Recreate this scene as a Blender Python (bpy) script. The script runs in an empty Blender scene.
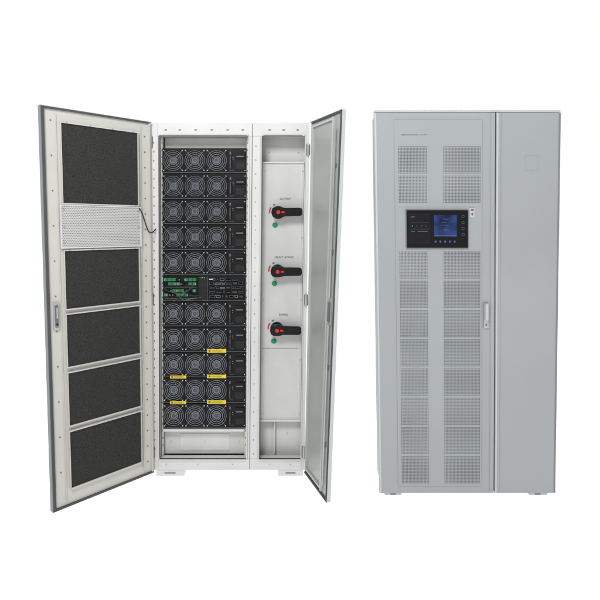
import bpy, bmesh, math, random
from mathutils import Vector, Matrix
random.seed(7)
scene=bpy.context.scene
scene.view_settings.view_transform='Standard'
scene.view_settings.look='None'
COL=scene.collection

# ------------------------------------------------------------ materials
def srgb(r,g,b):
    f=lambda c:(c/12.92 if c<=0.04045 else ((c+0.055)/1.055)**2.4)
    return tuple(f(v/255) for v in (r,g,b))+(1,)
def base(name):
    m=bpy.data.materials.new(name); m.use_nodes=True
    nt=m.node_tree; return m,nt,nt.nodes['Principled BSDF']
def paint(name,col,rough=0.45,var=0.06,spec=0.3,metal=0.0,bump=0.04,scale=6.0,bscale=500,wave=0.0):
    m,nt,p=base(name); N=nt.nodes; L=nt.links
    tc=N.new('ShaderNodeTexCoord')
    n=N.new('ShaderNodeTexNoise'); n.inputs['Scale'].default_value=scale; n.inputs['Detail'].default_value=5
    L.new(tc.outputs['Object'],n.inputs['Vector'])
    mr=N.new('ShaderNodeMapRange'); mr.inputs['From Min'].default_value=0.3; mr.inputs['From Max'].default_value=0.7
    mr.inputs['To Min'].default_value=1-var; mr.inputs['To Max'].default_value=1+var
    L.new(n.outputs['Fac'],mr.inputs['Value'])
    v=N.new('ShaderNodeVectorMath'); v.operation='SCALE'; v.inputs[0].default_value=col[:3]
    L.new(mr.outputs['Result'],v.inputs['Scale']); L.new(v.outputs['Vector'],p.inputs['Base Color'])
    p.inputs['Roughness'].default_value=rough; p.inputs['Metallic'].default_value=metal
    p.inputs['Specular IOR Level'].default_value=spec
    nrm=None
    if wave>0:   # slight oil-canning of sheet metal
        n3=N.new('ShaderNodeTexNoise'); n3.inputs['Scale'].default_value=2.2; n3.inputs['Detail'].default_value=1
        L.new(tc.outputs['Object'],n3.inputs['Vector'])
        b3=N.new('ShaderNodeBump'); b3.inputs['Strength'].default_value=wave; b3.inputs['Distance'].default_value=0.05
        L.new(n3.outputs['Fac'],b3.inputs['Height']); nrm=b3.outputs['Normal']; L.new(nrm,p.inputs['Normal'])
    if bump>0:
        n2=N.new('ShaderNodeTexNoise'); n2.inputs['Scale'].default_value=bscale; n2.inputs['Detail'].default_value=2
        L.new(tc.outputs['Object'],n2.inputs['Vector'])
        b=N.new('ShaderNodeBump'); b.inputs['Strength'].default_value=bump; b.inputs['Distance'].default_value=0.002
        if nrm: L.new(nrm,b.inputs['Normal'])
        L.new(n2.outputs['Fac'],b.inputs['Height']); L.new(b.outputs['Normal'],p.inputs['Normal'])
    return m
def perf(name,col,hole,pitch,rad,stagger=True):
    m,nt,p=base(name); N=nt.nodes; L=nt.links
    uv=N.new('ShaderNodeUVMap'); s=N.new('ShaderNodeSeparateXYZ'); L.new(uv.outputs['UV'],s.inputs[0])
    def M(op,a,b=None,c=None):
        n=N.new('ShaderNodeMath'); n.operation=op
        for i,x in enumerate((a,b,c)):
            if x is None: continue
            if isinstance(x,(int,float)): n.inputs[i].default_value=x
            else: L.new(x,n.inputs[i])
        return n.outputs[0]
    y=M('DIVIDE',s.outputs['Y'],pitch); x=M('DIVIDE',s.outputs['X'],pitch)
    if stagger:
        row=M('FLOOR',y); x=M('ADD',x,M('MULTIPLY',M('FLOORED_MODULO',row,2.0),0.5))
    fx=M('SUBTRACT',M('FRACT',x),0.5); fy=M('SUBTRACT',M('FRACT',y),0.5)
    d=M('SQRT',M('ADD',M('MULTIPLY',fx,fx),M('MULTIPLY',fy,fy)))
    mr=N.new('ShaderNodeMapRange'); mr.inputs['From Min'].default_value=rad-0.06; mr.inputs['From Max'].default_value=rad+0.06
    L.new(d,mr.inputs['Value'])
    mx=N.new('ShaderNodeMix'); mx.data_type='RGBA'; mx.inputs[6].default_value=hole; mx.inputs[7].default_value=col
    L.new(mr.outputs['Result'],mx.inputs[0]); L.new(mx.outputs[2],p.inputs['Base Color'])
    p.inputs['Roughness'].default_value=0.5; p.inputs['Specular IOR Level'].default_value=0.2
    return m
def foam_mat():
    m,nt,p=base('black_foam'); N=nt.nodes; L=nt.links
    tc=N.new('ShaderNodeTexCoord')
    n=N.new('ShaderNodeTexNoise'); n.inputs['Scale'].default_value=340; n.inputs['Detail'].default_value=3; n.inputs['Roughness'].default_value=0.7
    L.new(tc.outputs['Object'],n.inputs['Vector'])
    cr=N.new('ShaderNodeValToRGB'); cr.color_ramp.elements[0].position=0.34; cr.color_ramp.elements[0].color=srgb(32,32,32)
    cr.color_ramp.elements[1].position=0.70; cr.color_ramp.elements[1].color=srgb(76,76,75)
    L.new(n.outputs['Fac'],cr.inputs['Fac']); L.new(cr.outputs['Color'],p.inputs['Base Color'])
    b=N.new('ShaderNodeBump'); b.inputs['Strength'].default_value=0.25; b.inputs['Distance'].default_value=0.002
    L.new(n.outputs['Fac'],b.inputs['Height']); L.new(b.outputs['Normal'],p.inputs['Normal'])
    p.inputs['Roughness'].default_value=0.95; p.inputs['Specular IOR Level'].default_value=0.05
    return m
def emis(name,col,s):
    m,nt,p=base(name); p.inputs['Base Color'].default_value=col
    p.inputs['Emission Color'].default_value=col; p.inputs['Emission Strength'].default_value=s
    p.inputs['Roughness'].default_value=0.3
    return m
def screen_mat():
    m,nt,p=base('blue_screen'); N=nt.nodes; L=nt.links
    tc=N.new('ShaderNodeTexCoord'); g=N.new('ShaderNodeTexNoise'); g.inputs['Scale'].default_value=14
    L.new(tc.outputs['Object'],g.inputs['Vector'])
    cr=N.new('ShaderNodeValToRGB'); cr.color_ramp.elements[0].position=0.35; cr.color_ramp.elements[0].color=srgb(14,20,48)
    cr.color_ramp.elements[1].position=0.68; cr.color_ramp.elements[1].color=srgb(42,62,114)
    L.new(g.outputs['Fac'],cr.inputs['Fac']); L.new(cr.outputs['Color'],p.inputs['Base Color'])
    L.new(cr.outputs['Color'],p.inputs['Emission Color']); p.inputs['Emission Strength'].default_value=0.15
    p.inputs['Roughness'].default_value=0.15; p.inputs['Specular IOR Level'].default_value=0.3
    return m
M_white=paint('white_painted_steel',srgb(209,210,209),0.35,0.04,0.35)
M_inner=paint('interior_painted_steel',srgb(205,205,202),0.5,0.05,0.2)
M_plate=paint('grey_mounting_plate',srgb(196,197,196),0.3,0.06,0.45,wave=0.1)
M_door=paint('beige_grey_door_paint',srgb(197,196,190),0.35,0.04,0.35,wave=0.1)
M_rdoor=paint('grey_door_inner_paint',srgb(156,159,157),0.28,0.08,0.5,scale=1.5,wave=0.12)
M_rchan=paint('grey_door_channel',srgb(182,184,182),0.35,0.06,0.4)
M_grey=paint('light_grey_cabinet_paint',srgb(163,167,169),0.32,0.05,0.42,scale=1.2,wave=0.18)
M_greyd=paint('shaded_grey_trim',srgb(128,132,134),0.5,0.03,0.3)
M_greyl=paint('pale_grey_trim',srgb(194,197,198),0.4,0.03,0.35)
M_seam=paint('seam_shadow_grey',srgb(84,87,89),0.7,0.03,0.2)
M_black=paint('black_module_steel',srgb(24,24,27),0.5,0.15,0.2)
M_blk=paint('black_plastic',srgb(15,15,17),0.4,0.1,0.22,bump=0)
M_fan=paint('fan_blade_plastic',srgb(92,98,107),0.22,0.1,0.6,bump=0)
M_hub=paint('fan_hub_sticker',srgb(78,82,88),0.4,0.2,0.3,bump=0,scale=40)
M_gap=paint('dark_gap',srgb(10,10,11),0.9,0.1,0.05,bump=0)
M_rub=paint('dark_rubber_gasket',srgb(82,84,84),0.8,0.1,0.1)
M_wire=paint('zinc_wire',srgb(150,154,160),0.3,0.1,0.5,metal=0.5,bump=0)
M_zinc=paint('zinc_steel',srgb(182,183,182),0.3,0.1,0.5,metal=0.5,bump=0)
M_red=paint('red_plastic',srgb(195,42,30),0.4,0.05,0.3,bump=0)
M_rdk=paint('muted_red_plastic',srgb(170,80,76),0.4,0.05,0.3,bump=0)
M_grn=paint('green_plastic',srgb(20,140,90),0.4,0.05,0.3,bump=0)
M_term=paint('green_terminal',srgb(56,132,86),0.5,0.1,0.3,bump=0)
M_yel=paint('yellow_sticker',srgb(226,200,44),0.5,0.08,0.2,bump=0,scale=30)
M_lab=paint('white_label',srgb(205,205,202),0.5,0.05,0.2,bump=0)
M_ink=paint('dark_ink',srgb(90,92,94),0.6,0.05,0.1,bump=0)
M_port=paint('port_grey',srgb(105,108,111),0.5,0.1,0.3,bump=0)
M_mod=paint('module_detail_grey',srgb(66,68,71),0.5,0.1,0.3,bump=0)
M_lip=paint('module_edge_grey',srgb(96,99,103),0.35,0.1,0.4,bump=0)
M_cab=paint('dark_grey_cable',srgb(48,48,50),0.6,0.1,0.2,bump=0)
M_foam=foam_mat()
M_perfL=perf('perforated_door_vent',srgb(196,197,194),srgb(98,101,102),0.0085,0.27)
PI=0.0078
M_perfR=perf('perforated_grey_steel',srgb(164,168,170),srgb(50,53,55),PI,0.30,stagger=False)
M_perfB=perf('perforated_black_steel',srgb(44,44,46),srgb(8,8,8),0.007,0.3)
M_screen=screen_mat()
M_blue=paint('blue_button',srgb(60,85,135),0.4,0.05,0.3,bump=0)
M_led=emis('green_led',srgb(60,200,90),0.6)
M_ledr=emis('red_led',srgb(215,60,40),0.5)

# ------------------------------------------------------------ builder
class B:
    def __init__(s): s.bm=bmesh.new(); s.uv=s.bm.loops.layers.uv.new('UVMap'); s.mats=[]
    def mi(s,m):
        if m not in s.mats: s.mats.append(m)
        return s.mats.index(m)
    def face(s,vs,m):
        try: f=s.bm.faces.new(vs)
        except ValueError: return
        f.material_index=s.mi(m)
        for l in f.loops: l[s.uv].uv=(l.vert.co.x,l.vert.co.z)
        return f
    def box(s,x0,x1,y0,y1,z0,z1,m,nz=1):
        if x0>x1:x0,x1=x1,x0
        if z0>z1:z0,z1=z1,z0
        rows=[]
        for i in range(nz+1):
            z=z0+(z1-z0)*i/nz
            rows.append([s.bm.verts.new(c) for c in ((x0,y0,z),(x1,y0,z),(x1,y1,z),(x0,y1,z))])
        for a,b in zip(rows,rows[1:]):
            for k in range(4): s.face([a[k],a[(k+1)%4],b[(k+1)%4],b[k]],m)
        s.face(rows[0][::-1],m); s.face(rows[-1],m)
    def cyl(s,x,z,r,y0,y1,m,n=20):
        a=[s.bm.verts.new((x+r*math.cos(2*math.pi*i/n),y0,z+r*math.sin(2*math.pi*i/n))) for i in range(n)]
        b=[s.bm.verts.new((v.co.x,y1,v.co.z)) for v in a]
        for i in range(n): s.face([a[i],a[(i+1)%n],b[(i+1)%n],b[i]],m)
        s.face(a,m); s.face(b[::-1],m)
    def ring(s,x,z,r0,r1,y0,y1,m,n=28,a0=0,a1=2*math.pi):
        full=abs(a1-a0-2*math.pi)<1e-6; k=n if full else n+1
        R=[]
        for i in range(k):
            a=a0+(a1-a0)*i/n; c,d=math.cos(a),math.sin(a)
            R.append([s.bm.verts.new((x+r*c,y,z+r*d)) for r,y in ((r0,y0),(r1,y0),(r1,y1),(r0,y1))])
        for i in range(n):
            p,q=R[i],R[(i+1)%k]
            for j in range(4): s.face([p[j],p[(j+1)%4],q[(j+1)%4],q[j]],m)
        if not full: s.face(R[0],m); s.face(R[-1][::-1],m)
    def tube(s,pts,r,m,n=8):
        R=[]
        pts=[Vector(p) for p in pts]
        for i,p in enumerate(pts):
            t=(pts[min(i+1,len(pts)-1)]-pts[max(i-1,0)]).normalized()
            u=t.cross(Vector((0,0,1)) if abs(t.z)<0.9 else Vector((1,0,0))).normalized(); w=t.cross(u)
            R.append([s.bm.verts.new(p+r*(math.cos(2*math.pi*k/n)*u+math.sin(2*math.pi*k/n)*w)) for k in range(n)])
        for a,b in zip(R,R[1:]):
            for k in range(n): s.face([a[k],a[(k+1)%n],b[(k+1)%n],b[k]],m)
        s.face(R[0][::-1],m); s.face(R[-1],m)
    def poly(s,pts,y0,y1,m):
        a=[s.bm.verts.new((p[0],y0,p[1])) for p in pts]; b=[s.bm.verts.new((p[0],y1,p[1])) for p in pts]
        n=len(pts)
        for i in range(n): s.face([a[i],a[(i+1)%n],b[(i+1)%n],b[i]],m)
        s.face(a,m); s.face(b[::-1],m)
    def done(s,name,parent,f=None,bevel=0,loc=(0,0,0),label=None,smooth=False):
        if f:
            for v in s.bm.verts: v.co=Vector(f(*v.co))
        bmesh.ops.recalc_face_normals(s.bm,faces=s.bm.faces)
        me=bpy.data.meshes.new(name); s.bm.to_mesh(me); s.bm.free()
        for m in s.mats: me.materials.append(m)
        if smooth:
            for p in me.polygons: p.use_smooth=True
            try: me.set_sharp_from_angle(angle=math.radians(35))
            except Exception: pass
        o=bpy.data.objects.new(name,me); COL.objects.link(o)
        if parent: o.parent=parent
        o.location=loc
        if bevel:
            md=o.modifiers.new('bevel','BEVEL'); md.width=bevel; md.segments=2; md.limit_method='ANGLE'
        if label: o['label']=label
        return o
def text(name,txt,parent,x,z,y,size,m,f=None,align='CENTER'):
    c=bpy.data.curves.new(name,'FONT'); c.body=txt; c.size=size; c.align_x=align; c.align_y='CENTER'; c.resolution_u=2
    t=bpy.data.objects.new('tmp',c); COL.objects.link(t)
    dg=bpy.context.evaluated_depsgraph_get(); dg.update()
    me=bpy.data.meshes.new_from_object(t.evaluated_get(dg)); bpy.data.objects.remove(t)
    for v in me.vertices:
        p=(x+v.co.x,y,z+v.co.y); v.co=Vector(f(*p)) if f else Vector(p)
    me.materials.clear(); me.materials.append(m)
    o=bpy.data.objects.new(name,me); COL.objects.link(o); o.parent=parent; return o
def empty(name,loc,label,cat,group=None):
    o=bpy.data.objects.new(name,None); o.location=loc; COL.objects.link(o); o.empty_display_size=0.2
    o['label']=label; o['category']=cat
    if group:o['group']=group
    return o

# ------------------------------------------------------------ camera
cam=bpy.data.cameras.new('camera'); co=bpy.data.objects.new('camera',cam); COL.objects.link(co)
co.location=(0,0,1.44); co.rotation_euler=(math.radians(90),0,0)
cam.sensor_width=36; cam.lens=30.84; cam.shift_y=-73/600; cam.clip_end=200
scene.camera=co
FPX=514.0

# ============================================================ OPEN CABINET
DL=2.97; XL=-0.847
# measured survey of the cabinet front: metres from its lower corner
def LX(p,y=0): return (p-300)/FPX*(DL+y)-XL
def LZ(p,y=0): return 1.44+(227-p)/FPX*(DL+y)
H=LZ(123)
fb=lambda x,y,z:(x*(1-0.042*(H-z)/H)-0.008*z/H,y,z)
cabA=empty('power_cabinet',(XL,DL,0),'white steel power cabinet with both doors open showing fan modules','electrical cabinet')
b=B(); D=0.75
b.box(LX(152),LX(152)+0.012,0.012,D,LZ(469),LZ(124),M_inner,6)
b.box(LX(311)-0.012,LX(311),0.012,D,LZ(469),LZ(124),M_inner,6)
b.box(LX(152)+0.012,LX(311)-0.012,D-0.012,D,LZ(469),LZ(124),M_inner,6)
b.box(LX(152)+0.012,LX(311)-0.012,0.012,D-0.012,LZ(124)-0.012,LZ(124),M_inner)
b.box(LX(152)+0.012,LX(311)-0.012,0.012,D-0.012,LZ(469),LZ(469)+0.012,M_inner)
b.box(LX(256),LX(258),0.03,D-0.012,LZ(466),LZ(126),M_inner,6)
b.done('body',cabA,fb)
b=B()
zt,zb=LZ(136),LZ(459)
b.box(LX(152),LX(158.5),0,0.011,LZ(470),LZ(123),M_white,8)
b.box(LX(307.6),LX(311),0,0.011,LZ(470),LZ(123),M_white,8)
b.box(LX(158.5)+.0005,LX(307.6)-.0005,0.0,0.011,zt,LZ(123),M_white)
b.box(LX(158.5)+.0005,LX(307.6)-.0005,0.0,0.011,LZ(470),zb,M_white)
b.box(LX(251.5),LX(262),0.001,0.028,zb+.001,zt-.001,M_white,8)
b.box(LX(158.5),LX(160),-0.008,0.06,zb,zt,M_inner,8)
b.box(LX(262.2),LX(263.4),-0.008,0.06,zb,zt,M_inner,8)
b.box(LX(250),LX(251.4),-0.004,0.06,zb,zt,M_inner,8)
b.box(LX(306.6),LX(307.6),-0.004,0.06,zb,zt,M_inner,8)
b.box(LX(160),LX(250),-0.008,0.05,zt,zt+0.008,M_inner)
b.box(LX(263.4),LX(306.6),-0.008,0.05,zt,zt+0.008,M_inner)
b.box(LX(160),LX(250),-0.008,0.05,zb-0.008,zb,M_inner)
b.box(LX(263.4),LX(306.6),-0.008,0.05,zb-0.008,zb,M_inner)
b.box(LX(253.5),LX(254.0),-0.0015,0.0,LZ(469),LZ(124),M_rub,8)
for p in (166,180,196,212,228,243,270,284,298):
    b.box(LX(p),LX(p+2.2),-0.002,0.0,LZ(130.5),LZ(129.3),M_port)
for p in range(142,455,9):
    b.box(LX(154.6),LX(155.6),-0.0015,0.0,LZ(p+1.6),LZ(p),M_port)
for p in range(146,455,14):
    b.cyl(LX(257.5),LZ(p),0.003,-0.0015,0.0015,M_port,10)
for p in (167,200,236,275,296): b.cyl(LX(p),LZ(464.5),0.004,-0.003,0.0,M_zinc,10)
b.done('frame',cabA,fb,bevel=0.0012)
b=B()
for px in (160.3,264):
    b.box(LX(px),LX(px+0.6),-0.011,-0.004,zb+0.01,zt-0.01,M_rub,8)
b.box(LX(161),LX(249),-0.0105,-0.0085,zt+0.001,zt+0.004,M_rub)
b.box(LX(265),LX(304),-0.0105,-0.0085,zt+0.001,zt+0.004,M_rub)
b.done('gasket',cabA,fb)
hm=None
for (px,py) in ((152.3,142),(152.8,299),(152.9,452),(310,150),(310,300),(310,452)):
    x,y,z=fb(LX(px),0,LZ(py))
    if hm is None:
        b=B(); b.box(-0.011,0.011,-0.006,-0.0006,-0.032,0.032,M_port)
        b.tube([(0,-0.01,-0.034),(0,-0.01,0.034)],0.007,M_zinc,10)
        hm=b.done('hinge',cabA,loc=(x,y,z),bevel=0.001,smooth=True)
    else:
        o=hm.copy(); COL.objects.link(o); o.parent=cabA; o.location=(x,y,z)
for p0,wd in ((156,0.16),(278,0.145)):
    b=B()
    b.box(0,wd,0.0,0.10,0.0,LZ(470)-0.001,M_white); b.box(wd*.3,wd*.7,-0.002,0.0,0.014,0.020,M_port)
    b.done('foot',cabA,loc=(LX(p0),0.004,0),bevel=0.002)
YM=0.03
b=B()
b.box(LX(160.6),LX(163.6,YM),YM+0.004,YM+0.03,zb+.002,zt-.002,M_inner,8)
b.box(LX(248.2,YM),LX(250)-.001,YM+0.004,YM+0.03,zb+.002,zt-.002,M_inner,8)
for i in range(44):
    z=LZ(142)-i*0.041
    b.box(LX(161.4),LX(162.2),YM+0.002,YM+0.004,z-0.005,z+0.005,M_port)
    b.box(LX(248.8,YM),LX(249.4,YM),YM+0.002,YM+0.004,z-0.005,z+0.005,M_port)
b.done('rack_rail',cabA,fb)
b=B(); b.box(LX(163.7,YM),LX(248,YM),YM+0.05,YM+0.054,LZ(147,YM),zt+.002,M_inner)
b.done('blanking_panel',cabA,fb,bevel=0.001)
b=B()
b.box(LX(163.7,YM),LX(248,YM),YM+0.04,YM+0.046,zb,LZ(429,YM),M_inner)
b.box(LX(164,YM),LX(247.6,YM),YM-0.01,YM+0.0395,LZ(431,YM),LZ(428.6,YM),M_white)
b.box(LX(180,YM),LX(232,YM),YM+0.037,YM+0.040,LZ(453,YM),LZ(436,YM),M_white)
for p in (170,206,242): b.cyl(LX(p,YM),LZ(444,YM),0.004,YM+.0345,YM+.04,M_zinc,10)
b.done('blanking_panel',cabA,fb,bevel=0.001)

pxm0,pxm1=163.8,248
mx0,mx1=LX(pxm0,YM),LX(pxm1,YM); MW=mx1-mx0
mz_top=LZ(148,YM); mz_bot=LZ(428,YM); MH=(mz_top-mz_bot)/11
def fan_mesh():
    b=B(); R=0.0615; hx_,hz_=0.0630,0.0685; n=40
    ang=[2*math.pi*(i+0.5)/n for i in range(n)]
    def sq(a):
        c,s=math.cos(a),math.sin(a); k=1/max(abs(c)/hx_,abs(s)/hz_); return c*k,s*k
    inn=[b.bm.verts.new((R*math.cos(a),-0.006,R*math.sin(a))) for a in ang]
    out=[b.bm.verts.new((sq(a)[0],-0.006,sq(a)[1])) for a in ang]
    o2=[b.bm.verts.new((v.co.x,0.0,v.co.z)) for v in out]
    bk=[b.bm.verts.new((v.co.x*0.96,0.03,v.co.z*0.96)) for v in inn]
    for i in range(n):
        j=(i+1)%n
        b.face([inn[i],inn[j],out[j],out[i]],M_blk); b.face([out[i],out[j],o2[j],o2[i]],M_blk)
        b.face([inn[i],inn[j],bk[j],bk[i]],M_blk)
    b.face(bk,M_gap)
    b.cyl(0,0,0.022,-0.002,0.02,M_fan,24); b.cyl(0,0,0.017,-0.003,-0.002,M_hub,24)
    for k in range(7):
        a0=2*math.pi*k/7; prev=None
        for q in range(6):
            r=0.0215+0.0375*q/5; a=a0+0.5*(q/5)**1.3
            w=0.27+0.02*q/5
            p=[b.bm.verts.new((r*math.cos(a-w),0.014,r*math.sin(a-w))),b.bm.verts.new((r*math.cos(a+w),-0.002,r*math.sin(a+w)))]
            if prev: b.face([prev[0],p[0],p[1],prev[1]],M_fan)
            prev=p
    for r in (0.014,0.025,0.036,0.047,0.058): b.ring(0,0,r-0.0007,r+0.0007,-0.010,-0.0085,M_wire,30)
    for k in range(4):
        a=math.pi/4+k*math.pi/2; c,s=math.cos(a),math.sin(a)
        b.tube([(0.014*c,-0.009,0.014*s),(0.074*c,-0.009,0.078*s)],0.0009,M_wire,5)
        b.cyl(0.0765*c,0.082*s,0.0036,-0.011,-0.006,M_zinc,8)
    return b
zc=[mz_top-MH*(i+0.5) for i in range(11)]
fx=[LX(p,YM)-mx0 for p in (174.8,196.6,218.4)]
b=B(); hh=MH/2-0.0018
b.box(0.0,MW,0.0,0.012,-hh,hh,M_black)
b.box(0.003,MW-0.003,0.012,0.45,-hh+0.004,hh-0.004,M_gap)
b.box(0.0,MW,-0.008,0.0,-hh,-hh+0.0028,M_lip)
b.box(0.388,MW-0.002,-0.003,0.0,-hh+0.006,hh-0.006,M_black)
b.box(0.43,MW-0.006,-0.010,-0.003,0.012,0.045,M_blk)
b.box(0.434,MW-0.016,-0.0115,-0.010,0.020,0.027,M_port)
b.box(0.43,MW-0.01,-0.006,-0.003,-0.052,-0.012,M_perfB)
b.box(0.394,0.402,-0.005,-0.003,0.036,0.052,M_port)
b.box(0.394,0.418,-0.0045,-0.003,-0.06,-0.054,M_mod)
b.cyl(0.414,0.018,0.0024,-0.006,-0.003,M_led,8); b.cyl(0.414,0.006,0.0022,-0.006,-0.003,M_ledr,8)
b.cyl(MW-0.008,-0.058,0.0035,-0.0045,0,M_zinc,8); b.cyl(MW-0.008,0.058,0.0035,-0.0045,0,M_zinc,8)
mod=b.done('power_module',cabA,loc=(0,0,0),bevel=0.0006)
fan=fan_mesh().done('fan',mod,smooth=True)
b=B(); b.tube([(0.401,-0.003,-0.044),(0.401,-0.026,-0.04),(0.401,-0.030,-0.02),(0.401,-0.030,0.0),(0.401,-0.026,0.018),(0.401,-0.003,0.022)],0.003,M_lip,8)
hnd=b.done('handle',mod,smooth=True)
b=B(); b.box(0,0.112,-0.014,-0.0125,0,0.020,M_yel)
b.box(0.008,0.020,-0.0144,-0.014,0.004,0.016,M_ink)
for k,(a,c) in enumerate(((0.026,0.100),(0.026,0.085),(0.026,0.094))): b.box(a,c,-0.0144,-0.014,0.0045+k*0.0045,0.0060+k*0.0045,M_ink)
yl=b.done('warning_sticker',mod)
rows=[i for i in range(11) if i!=5]
first=True
def sub(src,par,loc,rot=0):
    o=src.copy(); COL.objects.link(o); o.parent=par; o.location=loc
    if rot:o.rotation_euler=(0,rot,0)
    return o
for i in rows:
    x,y,z=fb(mx0,YM,zc[i])
    sc=1-0.042*(H-z)/H*0.6
    if first: m=mod
    else:
        m=mod.copy(); COL.objects.link(m); m.parent=cabA
    m.location=(x+random.uniform(-.001,.001),YM+random.uniform(-.002,.002),z)
    m.scale=(sc,1,1)
    for k,xx in enumerate(fx):
        if first and k==0: fan.location=(xx,0,0)
        else:
            o=sub(fan,m,(xx,0,0)); o.rotation_euler=(0,math.pi*random.choice((0,1)),0)
    if not first: sub(hnd,m,(0,0,0))
    if i in (7,8,9): sub(yl,m,(0.264,0,-hh-0.004)).rotation_euler=(0,random.uniform(-.012,.012),0)
    if i in (8,9): sub(yl,m,(0.045,0,-hh-0.006)).scale=(0.85,1,0.85)
    first=False
bpy.data.objects.remove(yl)
b=B()
b.box(0,MW,0.0,0.012,-hh,hh,M_black); b.box(0.003,MW-0.003,0.012,0.45,-hh+.004,hh-.004,M_gap)
b.box(0.008,0.205,-0.006,0.0,-hh+.004,hh-.004,M_black)
for r,z0 in enumerate((0.042,0.018,-0.022,-0.046)):
    for k in range(8):
        xx=0.012+k*0.0240
        if (r*8+k)%9 in (4,): continue
        b.box(xx,xx+0.0205,-0.020,-0.006,z0,z0+0.016,M_term if (k*3+r*2)%5 in (0,1,3) else M_blk)
        for q in range(3): b.box(xx+0.002+q*0.0065,xx+0.006+q*0.0065,-0.0205,-0.020,z0+0.005,z0+0.010,M_lab if (q+k+r)%5==0 else M_gap)
b.box(0.012,0.20,-0.0066,-0.006,0.002,0.008,M_mod)
b.box(0.012,0.20,-0.0066,-0.006,-0.064,-0.058,M_mod)
b.box(0.213,0.262,-0.005,0,-hh+.006,hh-.006,M_perfB)
b.box(0.266,0.268,-0.007,0,-hh+.004,hh-.004,M_lip)
# dense connector field
for r,z0 in enumerate((0.044,0.020,-0.004,-0.030,-0.056)):
    x=0.276
    while x<MW-0.03:
        wv=random.choice((0.012,0.018,0.026,0.034))
        if x+wv>MW-0.008: break
        mt=random.choice((M_mod,M_blk,M_port,M_mod,M_blk))
        hv=random.uniform(0.010,0.018)
        b.box(x,x+wv,-0.010,0,z0,z0+hv,mt)
        b.box(x+0.003,x+wv-0.003,-0.0105,-0.010,z0+0.003,z0+hv-0.003,M_gap if mt is not M_blk else M_mod)
        if random.random()<0.3: b.cyl(x+wv+0.003,z0+0.012,0.0018,-0.004,0,random.choice((M_led,M_ledr,M_lab)),8)
        x+=wv+0.007
b.box(0.276,0.30,-0.0112,-0.0105,0.049,0.055,M_lab)
for k in range(3): b.cyl(0.222+k*0.012,hh-0.003-0.008,0.0025,-0.008,-0.005,M_led if k else M_ledr,8)
b.box(0,MW,-0.008,0,-hh-0.0,-hh+0.0028,M_lip)
x,y,z=fb(mx0,YM,zc[5])
ctl=b.done('control_module',cabA,loc=(x,YM,z),bevel=0.0004,label='black control module with green terminal blocks'); ctl.scale=(0.985,1,1)
for k,(a,c,z0,sag,mt) in enumerate(((0.02,0.13,-0.05,0.014,M_cab),(0.05,0.17,0.0,0.03,M_mod),(0.09,0.23,-0.045,0.018,M_port),(0.14,0.27,0.0,0.045,M_cab),(0.0,0.19,0.02,0.05,M_mod),(0.17,0.31,-0.03,0.03,M_cab))):
    b=B(); pts=[]
    for q in range(15):
        t=q/14; pts.append((a+(c-a)*t,-0.018-0.028*math.sin(math.pi*t),z0-sag*math.sin(math.pi*t)+0.006*math.sin(9*t+k)))
    b.tube(pts,0.0019,mt,6)
    b.done('wire',ctl,smooth=True)

# ---- switch bay
YP=0.045
b=B()
b.box(LX(263.8,YP),LX(306.2,YP),YP,YP+0.004,LZ(420,YP),LZ(162,YP),M_plate,6)
b.box(LX(263.8,YP),LX(306.2,YP),YP-0.010,YP,LZ(163.2,YP),LZ(162,YP),M_white)
b.box(LX(263.8,YP),LX(306.2,YP),YP-0.010,YP,LZ(421,YP),LZ(419.4,YP),M_white)
b.box(LX(303.3,YP),LX(304,YP),YP-0.003,YP,LZ(419,YP),LZ(164,YP),M_white,6)
b.box(LX(265.5,YP),LX(303,YP),YP-0.0012,YP-0.0002,LZ(348.4,YP),LZ(348,YP),M_greyd)
for p in (171,238,300,360,414):
    for q in (266.5,305): b.cyl(LX(q,YP),LZ(p,YP),0.0035,YP-0.0035,YP,M_zinc,10)
b.done('mounting_plate',cabA,fb,bevel=0.0008)
b=B(); b.box(LX(263,YP),LX(307,YP),YP+0.06,YP+0.064,LZ(161,YP),zt+.02,M_white)
b.cyl(LX(270),LZ(150),0.004,YP+.056,YP+.06,M_zinc,10); b.cyl(LX(300),LZ(150),0.004,YP+.056,YP+.06,M_zinc,10)
b.done('blanking_panel',cabA,fb,bevel=0.0008)
b=B(); b.box(LX(263,YP),LX(307,YP),YP+0.05,YP+0.054,zb-.02,LZ(421.2,YP),M_white)
b.box(LX(278),LX(279.2),YP+0.02,YP+0.05,zb,LZ(422,YP),M_white); b.cyl(LX(292),LZ(440),0.004,YP+.046,YP+.05,M_zinc,10)
b.done('blanking_panel',cabA,fb,bevel=0.0008)
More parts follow.
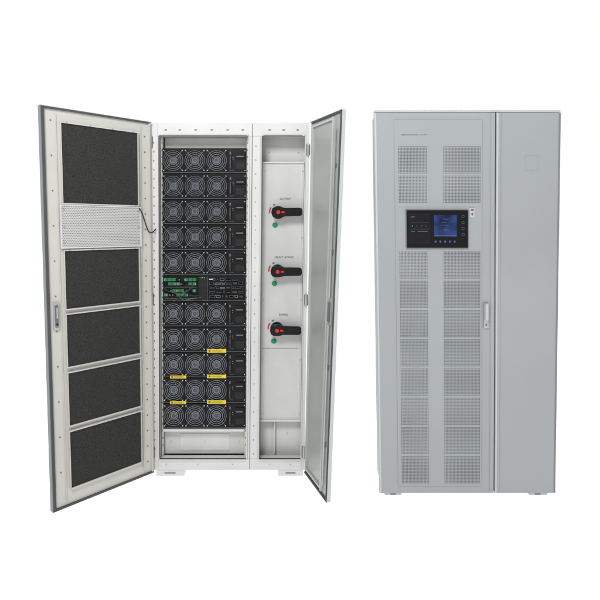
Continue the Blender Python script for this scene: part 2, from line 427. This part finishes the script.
for n,(py,lab,lx) in enumerate(((212.5,'OUTPUT',287.5),(270.8,'MAINT. BYPASS',287),(328.3,'BYPASS',287))):
    x,y,z=fb(LX(280.5,YP),YP,LZ(py,YP)); y=YP
    b=B()
    b.cyl(0,0,0.036,-0.010,0.0,M_blk,32); b.ring(0,0,0.036,0.039,-0.004,0,M_port,32)
    b.cyl(0,0,0.024,-0.032,-0.010,M_blk,28)
    sw=b.done('rotary_switch',cabA,loc=(x,y,z),bevel=0.0015,smooth=True)
    b=B()
    b.poly([(-0.030,-0.025),(-0.012,-0.033),(0.018,-0.032),(0.04,-0.025),(0.132,-0.024),(0.143,-0.014),(0.143,0.014),(0.132,0.023),(0.04,0.024),(0.018,0.031),(-0.012,0.033),(-0.030,0.025),(-0.038,0)],-0.068,-0.0325,M_blk)
    h=b.done('switch_handle',sw,bevel=0.006,smooth=True); h.rotation_euler=(0,math.radians(1.2*(n-1)),0)
    b=B(); b.cyl(0.004,0.0,0.0110,-0.072,-0.0685,M_red,20); b.box(0.022,0.040,-0.070,-0.0685,-0.005,0.005,M_red)
    b.done('red_indicator',sw)
    b=B(); b.ring(0,0,0.047,0.055,-0.0015,-0.0003,M_red,14,math.radians(145),math.radians(185))
    b.ring(0,0,0.047,0.055,-0.0015,-0.0003,M_grn,10,math.radians(110),math.radians(125))
    b.done('position_mark',sw)
    x,y,z=fb(LX(277.5,YP),YP,LZ(py+12.6,YP))
    b=B(); b.cyl(0,0,0.016,-0.004,0,M_grn,24); b.cyl(0,0,0.009,-0.009,-0.004,M_grn,20); b.ring(0,0,0.016,0.019,-0.003,0,M_lab,24)
    b.done('green_lock',cabA,loc=(x,YP,z),bevel=0.001)
    text('label_text',lab,cabA,LX(lx,YP),LZ(py-13.5,YP),YP-0.0015,0.0165,M_ink,fb)

# ---- doors
def dmap(ht,hb,dt,db,dy,W,sgn,y0=-0.016):
    def f(s,w,z):
        t=max(0,min(1,z/H)); hx=hb+(ht-hb)*t; dx=db+(dt-db)*t
        L=math.hypot(dx,dy); nx,ny=(-dy/L*sgn, dx/L*sgn)
        return (hx+dx*s/W - nx*w, y0+dy*s/W - ny*w, z)
    return f
WA=0.58
fd=dmap(-0.010,0.008,-0.425,-0.378,-0.42,WA,-1)
b=B(); dz0,dz1=0.036,H-0.002
b.box(0,WA,-0.022,0.0,dz0,dz1,M_door,10)
b.box(WA,WA+0.003,-0.022,0.008,dz0-0.003,dz1+0.003,M_greyd,10)
b.box(0.0,WA,-0.022,0.008,dz1,dz1+0.003,M_greyd); b.box(0.0,WA,-0.022,0.008,dz0-0.003,dz0,M_greyd)
b.box(0.51,0.513,0.0,0.006,dz0+0.03,dz1-0.03,M_door,8)
b.box(0.566,WA,0.0,0.010,dz0+0.004,dz1-0.004,M_rub,8)
b.box(0.012,0.018,0.0,0.010,dz0+0.008,dz1-0.008,M_door,8)
b.box(0.018,0.5655,0.0,0.010,dz1-0.008,dz1-0.001,M_rub); b.box(0.018,0.5655,0.0,0.010,dz0+0.001,dz0+0.008,M_rub)
b.box(0.066,0.070,0.0,0.008,dz0+0.03,dz1-0.03,M_door,8)
for i in range(22):
    z=dz0+0.07+i*0.088
    b.cyl(0.04,z,0.004,0.0,0.003,M_port,8)
    if i%2: b.cyl(0.535,z+0.02,0.0035,0.0,0.003,M_port,8)
doorA=b.done('door',cabA,fd,label='beige inner face of wide open door with foam panels')
pan=[(1.972,1.555),(1.325,1.02),(1.003,0.728),(0.708,0.432),(0.412,0.118)]
for (zt_,zb_) in pan:
    b=B()
    b.box(0.088,0.490,0.001,0.010,zb_+0.006,zt_-0.006,M_foam,3)
    s0,s1=0.084,0.494
    b.box(s0,s1,0.0,0.0165,zt_-0.006,zt_,M_door); b.box(s0,s1,0.0,0.0165,zb_,zb_+0.006,M_door)
    b.box(s0,s0+0.004,0.0,0.0165,zb_+0.0062,zt_-0.0062,M_door,3); b.box(s1-0.004,s1,0.0,0.0165,zb_+.0062,zt_-.0062,M_door,3)
    for k in range(4):
        b.cyl(s0+0.03+k*0.117,zt_-0.003,0.0035,0.0165,0.019,M_zinc,8)
    b.done('foam_panel',doorA,fd)
b=B(); b.box(0.080,0.500,0.001,0.014,1.338,1.548,M_perfL,2)
b.box(0.080,0.500,0.0,0.017,1.548,1.553,M_white); b.box(0.080,0.500,0.0,0.017,1.331,1.338,M_white)
b.box(0.072,0.080,0.0,0.017,1.331,1.553,M_white); b.box(0.500,0.506,0.0,0.017,1.331,1.553,M_white)
for z in (1.36,1.44,1.53):
    b.cyl(0.49,z,0.005,0.014,0.018,M_zinc,8); b.cyl(0.09,z,0.005,0.014,0.018,M_zinc,8)
b.done('vent_panel',doorA,fd)
b=B(); b.box(0.522,0.550,0.0,0.008,0.925,1.065,M_zinc); b.box(0.529,0.543,0.008,0.014,0.94,1.05,M_port); b.box(0.533,0.540,0.014,0.020,0.985,1.04,M_zinc)
b.cyl(0.536,0.955,0.005,0.014,0.017,M_blk,12)
b.done('lock',doorA,fd,bevel=0.0015)

WB=0.36
fr=dmap(0.912,0.874,0.155,0.112,-0.328,WB,1)
b=B()
b.box(0,WB,-0.016,0.0,dz0,dz1,M_rdoor,10)
b.box(WB,WB+0.002,-0.016,0.004,dz0-0.003,dz1+0.003,M_greyl,10)
b.box(0.0,WB,-0.016,0.008,dz1,dz1+0.003,M_greyd); b.box(0.0,WB,-0.016,0.008,dz0-0.003,dz0,M_greyd)
b.box(0.03,0.037,0.0,0.012,dz0+0.02,dz1-0.02,M_rchan,8)
b.box(0.348,0.3595,0.0,0.008,dz0+0.004,dz1-0.004,M_rub,8)
b.box(0.270,0.285,0.0,0.012,dz0+0.02,dz1-0.02,M_rchan,8)
b.box(0.037,0.270,0.0,0.010,dz1-0.035,dz1-0.025,M_rchan); b.box(0.037,0.270,0.0,0.010,dz0+0.025,dz0+0.035,M_rchan)
b.box(0.018,0.3475,0.0,0.008,dz1-0.009,dz1-0.001,M_rub); b.box(0.018,0.3475,0.0,0.008,dz0+0.001,dz0+0.009,M_rub)
doorB=b.done('door',cabA,fr,label='narrow grey door swung open nearly edge on')
b=B(); b.tube([(0.31,0.012,0.10),(0.31,0.012,0.93)],0.005,M_zinc,8); b.tube([(0.31,0.012,1.07),(0.31,0.012,1.95)],0.005,M_zinc,8)
for z in (0.3,0.7,1.3,1.75): b.box(0.302,0.318,0.0,0.010,z,z+0.02,M_port)
b.done('locking_rod',doorB,fr,smooth=True)
b=B(); b.box(0.298,0.325,0.0,0.008,0.93,1.07,M_zinc); b.box(0.304,0.319,0.008,0.018,0.95,1.05,M_port)
b.done('lock',doorB,fr,bevel=0.0015)
b=B(); pts=[]
P0=Vector(fd(0.085,0.02,1.545)); P2=Vector((-0.01,-0.10,1.36)); P3=Vector(fb(LX(157),-0.006,LZ(229)))
P1=Vector(fd(0.05,0.04,1.47))
for i in range(21):
    t=i/20; p=(1-t)**3*P0+3*(1-t)**2*t*P1+3*(1-t)*t*t*P2+t**3*P3; pts.append(p)
b.tube(pts,0.0034,M_cab,8)
b.done('cable',cabA,smooth=True)

# ============================================================ CLOSED CABINET
DR=2.75; XR=0.396
def RX(p,y=0): return (p-300)/FPX*(DR+y)-XR
def RZ(p,y=0): return 1.44+(227-p)/FPX*(DR+y)
H2=RZ(110); XC=RX(467)
fc=lambda x,y,z:(XC+(x-XC)*(1-0.06*(H2-z)/H2),y,z)
cabB=empty('power_cabinet',(XR,DR,0),'closed light grey power cabinet with perforated door and display','electrical cabinet')
b=B()
b.box(RX(374)+0.026,RX(561)-0.026,0.03,0.25,RZ(492.5),RZ(110.5),M_grey,8)
b.box(RX(374)+0.028,RX(561)-0.028,0.0225,0.0295,RZ(490),RZ(113),M_seam,8)
b.box(RX(495.2)+.0002,RX(496.2)-.0002,0.008,0.0222,RZ(491),RZ(113),M_seam,8)
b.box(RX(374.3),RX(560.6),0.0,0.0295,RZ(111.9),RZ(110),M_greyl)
b.done('body',cabB,fc,bevel=0.002)
for p0,p1 in ((385,402),(530,548)):
    b=B(); b.box(0,RX(p1)-RX(p0),0,0.06,0,RZ(493.2)-0.001,M_greyl); b.box(0.03,0.06,-0.002,0,0.005,0.009,M_port)
    b.done('foot',cabB,loc=(RX(p0),0.008,0),bevel=0.0015)
ztop,zbot=RZ(112.4),RZ(493)
b=B()
b.box(RX(374),RX(495.2),0.0,0.022,zbot,ztop,M_grey,10)
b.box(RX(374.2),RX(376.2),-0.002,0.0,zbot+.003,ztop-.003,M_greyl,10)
b.box(RX(491),RX(494.9),-0.005,0.0,zbot+.003,ztop-.003,M_grey,10)
b.box(RX(394),RX(482),-0.005,0.0,RZ(486),RZ(120),M_grey,10)
dL=b.done('door',cabB,fc,bevel=0.003,label='wide door with perforated ventilation strips')
b=B()
b.box(RX(496.2),RX(561),0.0,0.022,zbot,ztop,M_grey,10)
b.box(RX(496.4),RX(498.2),-0.007,0.0,zbot+.003,ztop-.003,M_greyl,10)
b.box(RX(498.3),RX(500.8),-0.005,0.0,zbot+.003,ztop-.003,M_grey,10)
b.box(RX(559),RX(560.8),-0.002,0.0,zbot+.003,ztop-.003,M_greyd,10)  # shading along the right edge painted as a darker strip
dR=b.done('door',cabB,fc,bevel=0.003,label='narrow plain grey side door')
b=B()
cx,cz=RX(532),RZ(163); w_,h_=0.034,0.040
pts=[(-w_,-h_),(w_,-h_),(w_,h_),(-w_,h_)]
for i in range(4):
    p=pts[i]; q=pts[(i+1)%4]
    b.tube([(cx+p[0],-0.0003,cz+p[1]),(cx+q[0],-0.0003,cz+q[1])],0.0009,M_grey,5)
b.done('embossed_outline',dR,fc)
nrow=19
def blocks(ztop_,zend):
    out=[]; k=round(ztop_/PI)
    while (k-nrow)*PI>zend-0.004:
        out.append(((k-nrow)*PI,k*PI)); k-=nrow+1
    return out
gb=blocks(RZ(146.5),RZ(208))+blocks(RZ(251.5),RZ(489))
for a,c in ((397.5,427),(443,480)):
    b=B()
    b.box(RX(a-1),RX(c+1),-0.0060,-0.005,RZ(484.5),RZ(250),M_grey,10)
    b.box(RX(a-1),RX(c+1),-0.0060,-0.005,RZ(207),RZ(145),M_grey,3)
    for za,zb2 in gb:
        xa=round(RX(a)/PI)*PI; xb=round(RX(c)/PI)*PI
        b.box(xa,xb,-0.0063,-0.0060,za,zb2,M_perfR,2)
    b.done('perforated_panel',dL,fc)
b=B()
for a,c,q in ((401,404.5,.005),(405.5,409,.0035),(409.6,413,.0035),(413.6,418,.0035),(418.8,422,.003),(422.6,427,.003)):
    b.box(RX(a),RX(c),-0.0056,-0.005,RZ(135)-q/2,RZ(135)+q/2,M_port)
b.done('logo_mark',dL,fc)
b=B()
b.box(RX(404.2),RX(467.6),-0.012,-0.005,RZ(248.4),RZ(209.4),M_greyd)
b.box(RX(405),RX(467),-0.018,-0.012,RZ(247.6),RZ(210.4),M_blk)
b.box(RX(406.5),RX(429),-0.0192,-0.018,RZ(244),RZ(213),M_black)
disp=b.done('display_panel',dL,fc,bevel=0.002)
b=B(); b.box(RX(432.5),RX(455.5),-0.0195,-0.018,RZ(236.5),RZ(215),M_screen)
scr=b.done('screen',disp,fc)
b=B()
for k,(zz,xa,xb) in enumerate(((219,441,447),(222,440,445),(225.5,440,448),(229,442,446))): b.box(RX(xa),RX(xb),-0.0199,-0.0195,RZ(zz+.5),RZ(zz),M_blue)
b.box(RX(433),RX(455),-0.0199,-0.0195,RZ(236),RZ(235),M_blue)
b.done('screen_readout',disp,fc)
for k in range(5):
    b=B(); b.cyl(RX(434+k*4.8),RZ(241.5),0.006,-0.0205,-0.018,M_blue,14)
    b.done('button',disp,fc)
b=B()
for k in range(4):
    b.cyl(RX(410.5+k*4.6),RZ(226),0.0024,-0.0202,-0.0192,M_led if k==0 else M_port,8)
b.box(RX(409),RX(413),-0.0196,-0.0192,RZ(217.4),RZ(216.6),M_port)
b.box(RX(416),RX(426),-0.0196,-0.0192,RZ(231.8),RZ(231.3),M_port); b.box(RX(409),RX(413),-0.0196,-0.0192,RZ(231.8),RZ(231.3),M_port)
for zz in (222.5,229): b.box(RX(409),RX(427),-0.0196,-0.0192,RZ(zz+.3),RZ(zz),M_mod)
b.done('indicator_light',disp,fc)
b=B()
for k in range(4): b.cyl(RX(461.8),RZ(216.5+k*6),0.0075,-0.0205,-0.018,M_port,14); b.cyl(RX(461.8),RZ(216.5+k*6),0.0058,-0.022,-0.0205,M_blk,12)
b.done('keypad',disp,fc)
b=B(); b.box(RX(469.2),RX(474.2),-0.0095,-0.0052,RZ(217.6),RZ(208),M_greyl); b.box(RX(470.4),RX(473.2),-0.0110,-0.0095,RZ(211),RZ(209),M_rdk)
b.cyl(RX(471.7),RZ(214.2),0.006,-0.013,-0.0095,M_port,12)
b.done('emergency_stop',dL,fc,bevel=0.001)
b=B(); x0=RX(486.3)
b.box(x0-0.013,x0+0.013,-0.010,0.0,RZ(328),RZ(302.5),M_zinc); b.box(x0-0.008,x0+0.008,-0.022,-0.010,RZ(320),RZ(303.5),M_greyl)
b.cyl(x0,RZ(324.5),0.005,-0.013,-0.010,M_port,12)
b.done('door_handle',dL,fc,bevel=0.003)

# ============================================================ white floor with added glow
m,nt,p=base('glowing_white_floor')
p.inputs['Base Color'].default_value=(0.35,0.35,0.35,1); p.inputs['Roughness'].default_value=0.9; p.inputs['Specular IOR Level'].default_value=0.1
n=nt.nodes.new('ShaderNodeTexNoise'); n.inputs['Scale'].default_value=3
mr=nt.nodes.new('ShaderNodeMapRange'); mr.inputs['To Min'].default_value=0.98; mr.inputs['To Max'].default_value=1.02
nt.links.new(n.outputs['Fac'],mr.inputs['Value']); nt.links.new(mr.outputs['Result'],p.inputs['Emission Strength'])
p.inputs['Emission Color'].default_value=(1,1,1,1)  # floor glow added to keep it white and wash out contact shadows
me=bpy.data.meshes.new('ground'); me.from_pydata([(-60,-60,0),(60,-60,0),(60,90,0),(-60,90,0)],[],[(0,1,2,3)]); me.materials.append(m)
g_=bpy.data.objects.new('ground',me); COL.objects.link(g_); g_['kind']='structure'; g_['label']='plain seamless white floor with an added glow'

# ============================================================ light: world gradient made up for contrast, white behind, dimmer and patchy in front
w=bpy.data.worlds.new('World'); scene.world=w; w.use_nodes=True
nt=w.node_tree; N=nt.nodes; L=nt.links; bg=N['Background']
tc=N.new('ShaderNodeTexCoord'); sx=N.new('ShaderNodeSeparateXYZ'); L.new(tc.outputs['Generated'],sx.inputs[0])
mr=N.new('ShaderNodeMapRange'); mr.inputs['From Min'].default_value=-0.35; mr.inputs['From Max'].default_value=0.2
mr.inputs['To Min'].default_value=0.26; mr.inputs['To Max'].default_value=1.0
L.new(sx.outputs['Y'],mr.inputs['Value'])
no=N.new('ShaderNodeTexNoise'); no.inputs['Scale'].default_value=2.2; no.inputs['Detail'].default_value=2
L.new(tc.outputs['Generated'],no.inputs['Vector'])
m2=N.new('ShaderNodeMapRange'); m2.inputs['From Min'].default_value=0.35; m2.inputs['From Max'].default_value=0.65
m2.inputs['To Min'].default_value=-0.3; m2.inputs['To Max'].default_value=0.3; L.new(no.outputs['Fac'],m2.inputs['Value'])
inv=N.new('ShaderNodeMath'); inv.operation='SUBTRACT'; inv.inputs[0].default_value=1.0; L.new(mr.outputs['Result'],inv.inputs[1])
mu=N.new('ShaderNodeMath'); mu.operation='MULTIPLY'; L.new(inv.outputs[0],mu.inputs[0]); L.new(m2.outputs['Result'],mu.inputs[1])
ad=N.new('ShaderNodeMath'); ad.operation='ADD'; L.new(mr.outputs['Result'],ad.inputs[0]); L.new(mu.outputs[0],ad.inputs[1])
L.new(ad.outputs[0],bg.inputs['Strength']); bg.inputs['Color'].default_value=(1,1,1,1)
def area(name,loc,target,size,power,col=(1,1,1)):
    l=bpy.data.lights.new(name,'AREA'); l.size=size; l.energy=power; l.color=col
    o=bpy.data.objects.new(name,l); COL.objects.link(o); o.location=loc
    o.rotation_euler=(Vector(target)-Vector(loc)).to_track_quat('-Z','Y').to_euler()
area('added_key_light',(-1.0,-0.3,3.9),(-0.5,2.9,1.1),1.1,120,(1,0.995,0.985))  # unseen area lamp, added to shape the cabinets and shade their recesses
